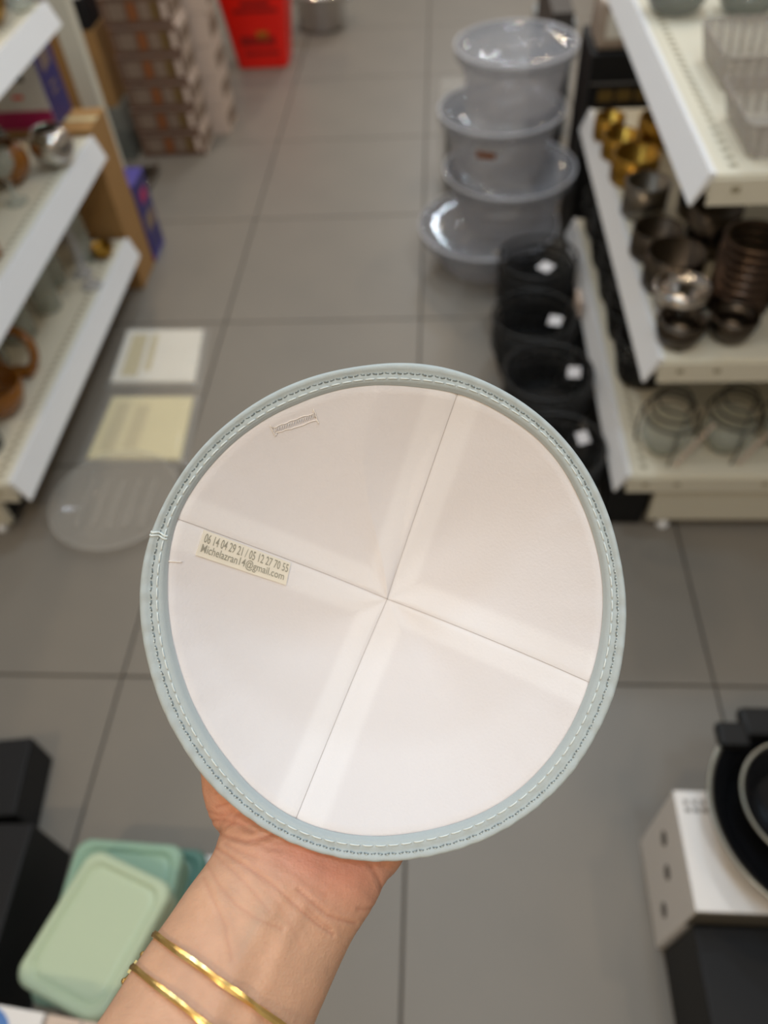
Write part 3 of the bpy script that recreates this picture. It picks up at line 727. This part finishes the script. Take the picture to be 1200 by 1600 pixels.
NR = 40
allv, allf = [], []
for s in range(4):
    a0 = SEAM[s]; a1 = SEAM[(s + 1) % 4]
    if a1 < a0: a1 += 2 * PI
    n = 84
    V, F, lay = [], [], []
    for i in range(n + 1):
        th = a0 + (a1 - a0) * i / n
        for k in range(NR + 1):
            rho = .004 + (1.03 - .004) * k / NR
            V.append(lining_pt(th, rho))
            r_ = at_ang(RI, th) * rho
            dist = min(abs(r_ * math.sin(min(th - a0, 1.5))), abs(r_ * math.sin(min(a1 - th, 1.5))))   # px from the seam
            edge = 46. if (th - a0) < (a1 - th) else 40.
            lay.append(1 / (1 + math.exp((dist - edge) / 2.2)))
    for i in range(n):
        for k in range(NR):
            q = i * (NR + 1) + k
            F.append((q, q + 1, q + NR + 2, q + NR + 1))
    k0 = len(allv); allv += [tuple(v) for v in V]; allf += [tuple(x + k0 for x in f) for f in F]
    o = mesh_obj('lining_panel', inv(V), F, M['lining'], cap, True)
    at_ = o.data.attributes.new('layer', 'FLOAT', 'POINT'); at_.data.foreach_set('value', lay)
BV = BVHTree.FromPolygons([Vector(v) for v in allv], allf)
def on_lining(px, py, lift=.0004):
    d = Vector(ray(px, py)).normalized()
    h = BV.ray_cast(Vector(CAM), d)
    if h[0] is None: return None
    nrm = h[1]
    if nrm.dot(d) > 0: nrm = -nrm
    return np.array(h[0] + nrm * lift)
# outer cloth
V, F = [], []
n = 120
for i in range(n):
    th = 2 * PI * i / n
    for k in range(25):
        rho = .002 + 1.03 * k / 24
        V.append(lining_pt(th, rho, .0026))
for i in range(n):
    for k in range(24):
        F.append((i * 25 + k, ((i + 1) % n) * 25 + k, ((i + 1) % n) * 25 + k + 1, i * 25 + k + 1))
mesh_obj('outer_cloth', inv(V), F, M['shell'], cap, True)
# binding
prof = [(-.10, -.0016), (0.0, -.0002), (.04, .0007), (.22, .0013), (.40, .0013), (.50, .0012), (.62, .0022), (.78, .0028), (.90, .0022), (.98, .0006), (1.0, -.0008), (.97, -.0024), (.85, -.0040), (.6, -.0052), (.30, -.0056)]
def bind_pt(th, t_, z_, base=0):
    a, b = rim_pt(RI, th), rim_pt(RO, th)
    return a + (b - a) * t_ - VIEW * z_
def prof_z(t_):
    P = prof[1:10]
    return float(np.interp(t_, [p[0] for p in P], [p[1] for p in P]))
V, F = [], []
m_ = len(prof)
for i in range(NA):
    th = 2 * PI * i / NA
    wob = .00018 * math.sin(th * 57) + .00015 * math.sin(th * 93 + 1)
    for (t_, z_) in prof: V.append(bind_pt(th, t_, z_ + (wob if .3 < t_ < .95 else 0)))
for i in range(NA):
    j = (i + 1) % NA
    for k in range(m_ - 1): F.append((i * m_ + k, j * m_ + k, j * m_ + k + 1, i * m_ + k + 1))
mesh_obj('binding', inv(V), F, M['binding'], cap, True)
# stitches
def stitch_row(frac, n, duty, r, m_, name, jit=0., lift=.0002):
    b = MB()
    for i in range(n):
        th = 2 * PI * (i + .5) / n; hw = PI / n * duty
        fr = frac(th)
        p = [bind_pt(th + hw * q, fr + jit * (1 if i % 2 else -1) * q, prof_z(fr) + lift + (r * .5 if abs(q) < .9 else -.0002)) - APEX for q in (-1, -.5, 0, .5, 1)]
        b.tube(p, r, 5)
    o = b.build(name, M[m_], cap, True); o['kind'] = 'stuff'
inner = lambda th: .21 + .06 * math.sin(th * 2 + .5)
outer = lambda th: .50 + .06 * math.sin(th + 3.0)
stitch_row(inner, 120, .82, .00028, 'threadlight', 'stitching_inner')
stitch_row(outer, 230, .62, .00026, 'threaddark', 'stitching_outer', .02)
stitch_row(lambda th: outer(th) + .01, 230, .25, .00024, 'threadlight', 'stitching_outer', .0)
# seams
for a in SEAM:
    p = [lining_pt(a, r) - VIEW * .00022 - APEX for r in np.linspace(.0, .995, 90)]
    MB().tube(p, .00012, 5).build('seam', M['seamthread'], cap, True)
# binding joint thread
for dth in (-.006, .007):
    p = [bind_pt(2.865 + dth + .004 * math.sin(t_ * 9), t_, (prof_z(t_) if t_ < 1 else -.0006) + .0003) - APEX for t_ in np.linspace(.05, 1.0, 14)]
    MB().tube(p, .0004, 6).build('joint_thread', M['threadlight'], cap, True)
p = [on_lining(x, 877 + .05 * (x - 262), .0003) for x in np.linspace(264, 284, 8)]
MB().tube([q - APEX for q in p], .00028, 5).build('loose_thread', M['threadwhite'], cap, True)
# stitched bar near the upper edge (a small sewn rectangle)
bar = [(422, 664), (425, 672), (430, 681), (432, 676), (464, 666), (495, 656), (498, 662), (494, 650), (489, 638), (490, 645), (457, 656), (426, 668), (422, 664)]
zz_ = []
for k in range(len(bar) - 1):
    for u in np.linspace(0, 1, 8)[:-1]:
        zz_.append((bar[k][0] * (1 - u) + bar[k + 1][0] * u + random.uniform(-.8, .8), bar[k][1] * (1 - u) + bar[k + 1][1] * u + random.uniform(-.8, .8)))
MB().tube([on_lining(x, y, .0003) - APEX for x, y in zz_], .00024, 5).build('sewn_bar', M['threadwhite'], cap, True)
p = [(429 + 63 * u, 672 - 23 * u + (3.2 if k % 2 else -3.2)) for k, u in enumerate(np.linspace(0, 1, 34))]
MB().tube([on_lining(x, y, .00025) - APEX for x, y in p], .00022, 5).build('sewn_bar_zigzag', M['threadwhite'], cap, True)
# sewn tag with its two lines of print
TC = [np.array(c, float) for c in ((305, 867), (446, 914), (453, 880), (318, 828))]   # near-left, near-right, far-right, far-left
def tag_pt(u, v, lift):
    q = TC[0] * (1 - u) * (1 - v) + TC[1] * u * (1 - v) + TC[2] * u * v + TC[3] * (1 - u) * v
    return on_lining(q[0], q[1], lift)
nu, nv = 22, 8
V = []; F = []
for lift in (.00075, .0002):
    for j in range(nv + 1):
        for i in range(nu + 1): V.append(tag_pt(i / nu, j / nv, lift))
K = (nu + 1) * (nv + 1)
for j in range(nv):
    for i in range(nu):
        q = j * (nu + 1) + i; F.append((q, q + 1, q + nu + 2, q + nu + 1)); F.append((K + q, K + q + nu + 1, K + q + nu + 2, K + q + 1))
for i in range(nu):
    F.append((K + i, K + i + 1, i + 1, i)); q = nv * (nu + 1) + i; F.append((q, q + 1, K + q + 1, K + q))
for j in range(nv):
    q = j * (nu + 1); F.append((q, q + nu + 1, K + q + nu + 1, K + q)); q += nu; F.append((q + nu + 1, q, K + q, K + q + nu + 1))
tg = mesh_obj('sewn_tag', inv(V), F, M['tagcloth'], cap)
tg['label'] = 'small ivory tag with two lines of grey print'
def text_on_tag(s, u0, u1, v0, v1, name):
    cu = bpy.data.curves.new('txt', 'FONT'); cu.body = s; cu.size = 1; cu.resolution_u = 3; cu.offset = .004
    to = bpy.data.objects.new('txt', cu); COL.objects.link(to)
    dg = bpy.context.evaluated_depsgraph_get()
    me = bpy.data.meshes.new_from_object(to.evaluated_get(dg))
    co = np.array([v.co[:] for v in me.vertices]); fs = [tuple(p.vertices) for p in me.polygons]
    bpy.data.objects.remove(to); bpy.data.curves.remove(cu); bpy.data.meshes.remove(me)
    lo, hi = co.min(0), co.max(0)
    U = u0 + (u1 - u0) * (co[:, 0] - lo[0]) / (hi[0] - lo[0]); Vv = v0 + (v1 - v0) * (co[:, 1] - lo[1]) / (hi[1] - lo[1])
    P = [tag_pt(a, b, .00095) for a, b in zip(U, Vv)]
    mesh_obj(name, inv(P), fs, M['tagink'], tg)
text_on_tag('06 14 04 29 21 / 05 12 27 70 55', .03, .985, .56, .92, 'print_line')
text_on_tag('Michelazran14@gmail.com', .03, .96, .08, .52, 'print_line')

# ------------------------------------------------------------------ the hand and forearm
def behind(px, py, dep, half):
    q = on_lining(px, py, 0.)
    return dep if q is None else max(dep, float(PX(q)[2]) + .0034 + half * 1.14)
def loft(mb, spine, n=28, cap_ends=True):
    """spine: (px, py, depth, half width m, half thickness m)"""
    C = [D(a, b, c) for a, b, c, _, _ in spine]
    # densify
    P, W, T = [], [], []
    N = len(C)
    for i in range(N - 1):
        p0, p1, p2, p3 = C[max(i - 1, 0)], C[i], C[i + 1], C[min(i + 2, N - 1)]
        for u in np.linspace(0, 1, 7)[:-1]:
            P.append(.5 * ((2 * p1) + (-p0 + p2) * u + (2 * p0 - 5 * p1 + 4 * p2 - p3) * u * u + (-p0 + 3 * p1 - 3 * p2 + p3) * u ** 3))
            s_ = u * u * (3 - 2 * u)
            W.append(spine[i][3] * (1 - s_) + spine[i + 1][3] * s_); T.append(spine[i][4] * (1 - s_) + spine[i + 1][4] * s_)
    P.append(C[-1]); W.append(spine[-1][3]); T.append(spine[-1][4])
    v = []; L = len(P)
    # rounded ends
    for i in range(L):
        t = _n(P[min(i + 1, L - 1)] - P[max(i - 1, 0)])
        wdir = _n(np.cross(t, VIEW)); tdir = np.cross(wdir, t)
        for k in range(n):
            a = 2 * PI * k / n
            ca, sa = math.cos(a), math.sin(a)
            v.append(P[i] + wdir * ca * W[i] + tdir * sa * T[i])
    f = [(i * n + k, i * n + (k + 1) % n, (i + 1) * n + (k + 1) % n, (i + 1) * n + k) for i in range(L - 1) for k in range(n)]
    f += [tuple(range(n))[::-1], tuple((L - 1) * n + k for k in range(n))]
    mb.add(v, f)
def ball(mb, px, py, dep, rx, ry, rz, rot=0.):
    c = D(px, py, dep); ex, ey = ROT @ np.array([math.cos(rot), math.sin(rot), 0]), ROT @ np.array([-math.sin(rot), math.cos(rot), 0])
    v = []; n, m = 24, 12
    for j in range(m + 1):
        ph = -PI / 2 + PI * j / m
        for i in range(n):
            a = 2 * PI * i / n
            v.append(c + ex * rx * math.cos(ph) * math.cos(a) + ey * ry * math.cos(ph) * math.sin(a) + VIEW * rz * math.sin(ph))
    f = [(j * n + i, j * n + (i + 1) % n, (j + 1) * n + (i + 1) % n, (j + 1) * n + i) for j in range(m) for i in range(n)]
    mb.add(v, f)
hb = MB()
ARM = [(-30, 2500, .165, .040, .036), (90, 2180, .185, .038, .033), (190, 1920, .208, .0355, .029), (262, 1750, .230, .0335, .0255),
       (326, 1610, .250, .0318, .0225), (390, 1490, .267, .0306, .0205), (437, 1408, .279, .0298, .0190), (473, 1335, .2885, .0325, .0180), (500, 1265, .2985, .0370, .0165),
       (530, 1170, .3115, .0395, .0145), (556, 1080, .3240, .0390, .0125), (570, 1030, .3290, .0370, .0110)]
ARM = [(a, b, behind(a, b, c, tt_) if b < 1300 else c, w_, tt_) for a, b, c, w_, tt_ in ARM]
loft(hb, ARM, 36)
ball(hb, 402, 1236, .2975, .0205, .030, .0150, math.radians(20))      # base of the thumb
ball(hb, 565, 1298, .2985, .0190, .0215, .0160, 0)                    # heel of the palm
def finger(pts):
    pts = [(a, b, behind(a, b, c, r), r) for a, b, c, r in pts]
    loft(hb, [(a, b, c, r, r * .92) for a, b, c, r in pts], 16)
    a, b, c, r = pts[-1]; ball(hb, a, b, c, r * 1.0, r * 1.15, r * .92)
finger([(392, 1240, .2985, .0165), (352, 1150, .3040, .0135), (330, 1070, .3035, .0118), (322, 1000, .3045, .0112), (326, 940, .3080, .0090)])
finger([(495, 1060, .3275, .0105), (470, 950, .3300, .0092), (462, 870, .3240, .0086), (468, 800, .3130, .0076)])
finger([(545, 1040, .3300, .0108), (540, 920, .3360, .0094), (548, 830, .3290, .0088), (558, 745, .3140, .0078)])
finger([(598, 1040, .3300, .0104), (622, 930, .3350, .0090), (636, 850, .3280, .0085), (646, 775, .3155, .0075)])
finger([(640, 1065, .3280, .0096), (690, 975, .3300, .0082), (718, 910, .3240, .0076), (736, 855, .3160, .0068)])
tmp = hb.build('person_base', None)
rm = tmp.modifiers.new('r', 'REMESH'); rm.mode = 'VOXEL'; rm.voxel_size = .0006
sm = tmp.modifiers.new('s', 'SMOOTH'); sm.factor = .6; sm.iterations = 40
dg = bpy.context.evaluated_depsgraph_get()
me = bpy.data.meshes.new_from_object(tmp.evaluated_get(dg))
bpy.data.objects.remove(tmp)
me.name = 'person'
nv_ = len(me.vertices)
co = np.empty(nv_ * 3, np.float32); me.vertices.foreach_get('co', co); co = co.reshape(-1, 3).astype(float)
no = np.empty(nv_ * 3, np.float32); me.vertex_normals.foreach_get('vector', no); no = no.reshape(-1, 3).astype(float)
pp = PX(co)
facing = np.clip(-(no * _n(VIEW)).sum(1) * 2.2, 0, 1)
near = (pp[:, 1] > 1150) & (pp[:, 1] < 1700)
CREASE = [  # polyline, depth m, width px
 ([(333, 1322), (379, 1350), (425, 1382), (471, 1424), (498, 1446), (520, 1460)], .00034, 3.8),
 ([(466, 1391), (490, 1412), (512, 1430), (530, 1437), (555, 1443)], .00032, 3.6),
 ([(480, 1420), (500, 1440), (517, 1452)], .0002, 3.6),
 ([(324, 1351), (342, 1383), (370, 1415), (407, 1440), (440, 1452)], .00020, 4.5),
 ([(318, 1372), (340, 1420), (352, 1450), (362, 1500)], .00018, 4.5),
 ([(335, 1335), (365, 1362), (395, 1392), (420, 1425)], .00018, 4.0),
 ([(332, 1296), (350, 1306), (385, 1315), (412, 1309), (440, 1296)], .00045, 4.5),
 ([(330, 1283), (350, 1281), (372, 1287), (395, 1300)], .0003, 3.5),
 ([(338, 1262), (360, 1254), (377, 1251)], .0003, 3.5), ([(326, 1268), (345, 1275), (362, 1270)], .00025, 3.5),
 ([(342, 1300), (358, 1290), (368, 1274), (382, 1268)], .00022, 3.5), ([(336, 1240), (356, 1236), (372, 1240)], .00025, 3.5),
 ([(400, 1316), (418, 1326), (440, 1330)], .0002, 4), ([(352, 1318), (372, 1330), (400, 1340)], .0002, 4),
 ([(581, 1354), (592, 1374), (598, 1390)], .0003, 4), ([(560, 1420), (572, 1421), (582, 1418)], .00025, 3.5),
 ([(430, 1340), (460, 1365), (485, 1385), (510, 1400)], .00012, 6), ([(395, 1350), (420, 1390), (450, 1440), (470, 1480)], .0001, 7)]
disp = np.zeros(nv_); redline = np.zeros(nv_)
idx = np.where(near & (facing > 0))[0]
for pl, dep, wd in CREASE:
    q = pp[idx, :2]; best = np.full(len(idx), 1e9)
    pl = np.array(pl, float)
    for a, b in zip(pl[:-1], pl[1:]):
        ab = b - a; t_ = np.clip(((q - a) @ ab) / (ab @ ab), 0, 1)
        best = np.minimum(best, np.hypot(*(q - (a + t_[:, None] * ab)).T))
    e = np.exp(-(best / wd) ** 2); e3 = np.exp(-(best / (wd * .6)) ** 2)
    disp[idx] -= dep * e * facing[idx] ; redline[idx] = np.maximum(redline[idx], e3 * min(1, dep / .0004))
    disp[idx] += dep * .35 * np.exp(-((best - wd * 2.2) / wd) ** 2) * facing[idx]
# tendons and vein under the skin
for pl, amp, wd in (([(440, 1395), (395, 1470), (340, 1580), (300, 1660)], .0007, 16), ([(470, 1420), (440, 1480), (395, 1590)], .0005, 14)):
    q = pp[idx, :2]; best = np.full(len(idx), 1e9); pl = np.array(pl, float)
    for a, b in zip(pl[:-1], pl[1:]):
        ab = b - a; t_ = np.clip(((q - a) @ ab) / (ab @ ab), 0, 1); best = np.minimum(best, np.hypot(*(q - (a + t_[:, None] * ab)).T))
    disp[idx] += amp * np.exp(-(best / wd) ** 2) * facing[idx]
co2 = co + no * disp[:, None]
base_c, pink_c, line_c, vein_c = [np.array(lin(c)) for c in ((207, 162, 133), (216, 150, 126), (176, 108, 84), (176, 146, 122))]
def blob(x, y, sx, sy, rot=0.):
    dx_, dy_ = pp[:, 0] - x, pp[:, 1] - y; c_, s_ = math.cos(rot), math.sin(rot)
    u, v = dx_ * c_ + dy_ * s_, -dx_ * s_ + dy_ * c_
    return np.exp(-(u / sx) ** 2 - (v / sy) ** 2)
pk = np.clip(blob(540, 1350, 90, 75, .5) * 1.0 + blob(470, 1330, 80, 40) * .5 + blob(365, 1275, 60, 60) * .35 + (pp[:, 1] < 1290) * .3, 0, 1)[:, None]
colr = base_c * (1 - pk) + pink_c * pk
vn = (blob(396, 1450, 12, 50, .5) * .5)[:, None]; colr = colr * (1 - vn) + vein_c * vn
rl = (redline * .5)[:, None]; colr = colr * (1 - rl) + line_c * rl
root = D(437, 1408, .279)
me.vertices.foreach_set('co', (co2 - root).astype(np.float32).ravel())
ca = me.color_attributes.new('skin', 'FLOAT_COLOR', 'POINT')
ca.data.foreach_set('color', np.concatenate([colr, np.ones((nv_, 1))], 1).astype(np.float32).ravel())
me.polygons.foreach_set('use_smooth', [True] * len(me.polygons)); me.update()
sk = bpy.data.materials.new('skin'); sk.use_nodes = True; nt = sk.node_tree; b = nt.nodes['Principled BSDF']
at = nt.nodes.new('ShaderNodeAttribute'); at.attribute_name = 'skin'
tc = nt.nodes.new('ShaderNodeTexCoord')
nz = nt.nodes.new('ShaderNodeTexNoise'); nz.inputs['Scale'].default_value = 90; nz.inputs['Detail'].default_value = 5
nt.links.new(tc.outputs['Object'], nz.inputs['Vector'])
mr = nt.nodes.new('ShaderNodeMapRange'); mr.inputs['To Min'].default_value = .90; mr.inputs['To Max'].default_value = 1.08; mr.inputs['From Min'].default_value = .3; mr.inputs['From Max'].default_value = .7
nt.links.new(nz.outputs['Fac'], mr.inputs['Value'])
vm = nt.nodes.new('ShaderNodeVectorMath'); vm.operation = 'SCALE'
nt.links.new(at.outputs['Color'], vm.inputs[0]); nt.links.new(mr.outputs[0], vm.inputs['Scale']); nt.links.new(vm.outputs[0], b.inputs['Base Color'])
b.inputs['Roughness'].default_value = .48; b.inputs['Specular IOR Level'].default_value = .4
b.inputs['Subsurface Weight'].default_value = .18; b.inputs['Subsurface Scale'].default_value = .004
b.inputs['Subsurface Radius'].default_value = (1, .35, .2)
vo = nt.nodes.new('ShaderNodeTexVoronoi'); vo.inputs['Scale'].default_value = 900
n2 = nt.nodes.new('ShaderNodeTexNoise'); n2.inputs['Scale'].default_value = 260; n2.inputs['Detail'].default_value = 4
mp = nt.nodes.new('ShaderNodeMapping'); mp.inputs['Rotation'].default_value = (0, 0, .9); mp.inputs['Scale'].default_value = (1, 3, 1)
nt.links.new(tc.outputs['Object'], mp.inputs['Vector']); nt.links.new(mp.outputs[0], n2.inputs['Vector']); nt.links.new(tc.outputs['Object'], vo.inputs['Vector'])
ad = nt.nodes.new('ShaderNodeMath'); ad.operation = 'MULTIPLY_ADD'; ad.inputs[1].default_value = 2.2
nt.links.new(n2.outputs['Fac'], ad.inputs[0]); nt.links.new(vo.outputs['Distance'], ad.inputs[2])
bp = nt.nodes.new('ShaderNodeBump'); bp.inputs['Distance'].default_value = .00012; bp.inputs['Strength'].default_value = .8
nt.links.new(ad.outputs[0], bp.inputs['Height']); nt.links.new(bp.outputs['Normal'], b.inputs['Normal'])
me.materials.append(sk)
arm = bpy.data.objects.new('person', me); COL.objects.link(arm); arm.location = tuple(root)
tag(arm, 'bare forearm and open palm holding up the skullcap from below', 'person')

# ------------------------------------------------------------------ two gold bangles
armbvh = BVHTree.FromPolygons([Vector(v) for v in co2[::1]], [tuple(p.vertices) for p in me.polygons])
def bangle(label, p0, p1, wr, clasp):
    """p0, p1: the two sides of the wrist the ring crosses"""
    A, Bp = D(*p0), D(*p1); c = (A + Bp) / 2; hw = np.linalg.norm(A - Bp) / 2
    ux = (A - Bp) / (2 * hw); uz = _n(c - CAM); uz = _n(uz - ux * uz.dot(ux)); axis = np.cross(ux, uz)
    t = thing('gold_bangle', label, 'bracelet', tuple(c), 0, 'gold bangles on the wrist')
    N = 120; P = []
    for i in range(N):
        a = 2 * PI * i / N
        d = ux * math.cos(a) + uz * math.sin(a)
        h = armbvh.ray_cast(Vector(c + d * .09), Vector(-d))       # skin from outside
        rr = np.linalg.norm(np.array(h[0]) - c) if h[0] is not None else hw
        P.append(rr)
    P = np.array(P); k = np.exp(-.5 * (np.arange(-10, 11) / 4.) ** 2); k /= k.sum()
    P = np.convolve(np.concatenate([P[-10:], P, P[:10]]), k, 'valid') + wr * 1.25
    pts = [(ux * math.cos(2 * PI * i / N) + uz * math.sin(2 * PI * i / N)) * P[i] for i in range(N)]
    # faceted bar that twists gently
    v = []; f = []
    ns = 6; N2 = 360
    ii = np.arange(N2) / N2 * N
    Q = np.stack([np.interp(ii, np.arange(N + 1), [p[q] for p in pts] + [pts[0][q]]) for q in range(3)], 1)
    for i in range(N2):
        tg_ = _n(Q[(i + 1) % N2] - Q[i - 1]); out = _n(Q[i] - tg_ * Q[i].dot(tg_)); bn = np.cross(tg_, out)
        tw = 2 * PI * i / N2 * 5
        for k_ in range(ns):
            a = 2 * PI * k_ / ns
            e = 1 + .13 * math.cos(2 * a - tw * 2)
            v.append(Q[i] + (out * math.cos(a) * .8 + bn * math.sin(a)) * wr * e)
    f = [(i * ns + k_, i * ns + (k_ + 1) % ns, ((i + 1) % N2) * ns + (k_ + 1) % ns, ((i + 1) % N2) * ns + k_) for i in range(N2) for k_ in range(ns)]
    mesh_obj('band', v, f, M['bracelet_gold'], t)
    if clasp:
        q = Q[0]; o = _n(q); b_ = axis
        tt = np.cross(o, b_)
        def ob(x, y, z): return q + o * x + b_ * y + tt * z
        vv = [ob(x, y, z) for z in (-.0026, .0026) for y in (-.0021, .0021) for x in (-.0012, .0020)]
        mesh_obj('clasp', vv, [(0, 2, 3, 1), (4, 5, 7, 6), (0, 1, 5, 4), (2, 6, 7, 3), (0, 4, 6, 2), (1, 3, 7, 5)], M['bracelet_gold'], t)
        for sg in (-1, 1):
            m2 = MB(); m2.tube([ob(.001, sg * .0018, 0), ob(.0014, sg * .0040, 0)], .0006, 6)
            m2.lathe([(0, -.0011), (.0008, -.0008), (.0011, 0), (.0008, .0008), (0, .0011)], 10, tuple(ob(.0015, sg * .0046, 0)))
            m2.build('clasp_ball', M['bracelet_gold'], t, True)
    return t
bangle('gold bangle higher on the wrist, nearer the hand', (250, 1466, .268), (508, 1650, .252), .00115, False)
bangle('gold bangle lower on the wrist, with a small ball clasp', (214, 1516, .260), (478, 1722, .244), .00105, True)
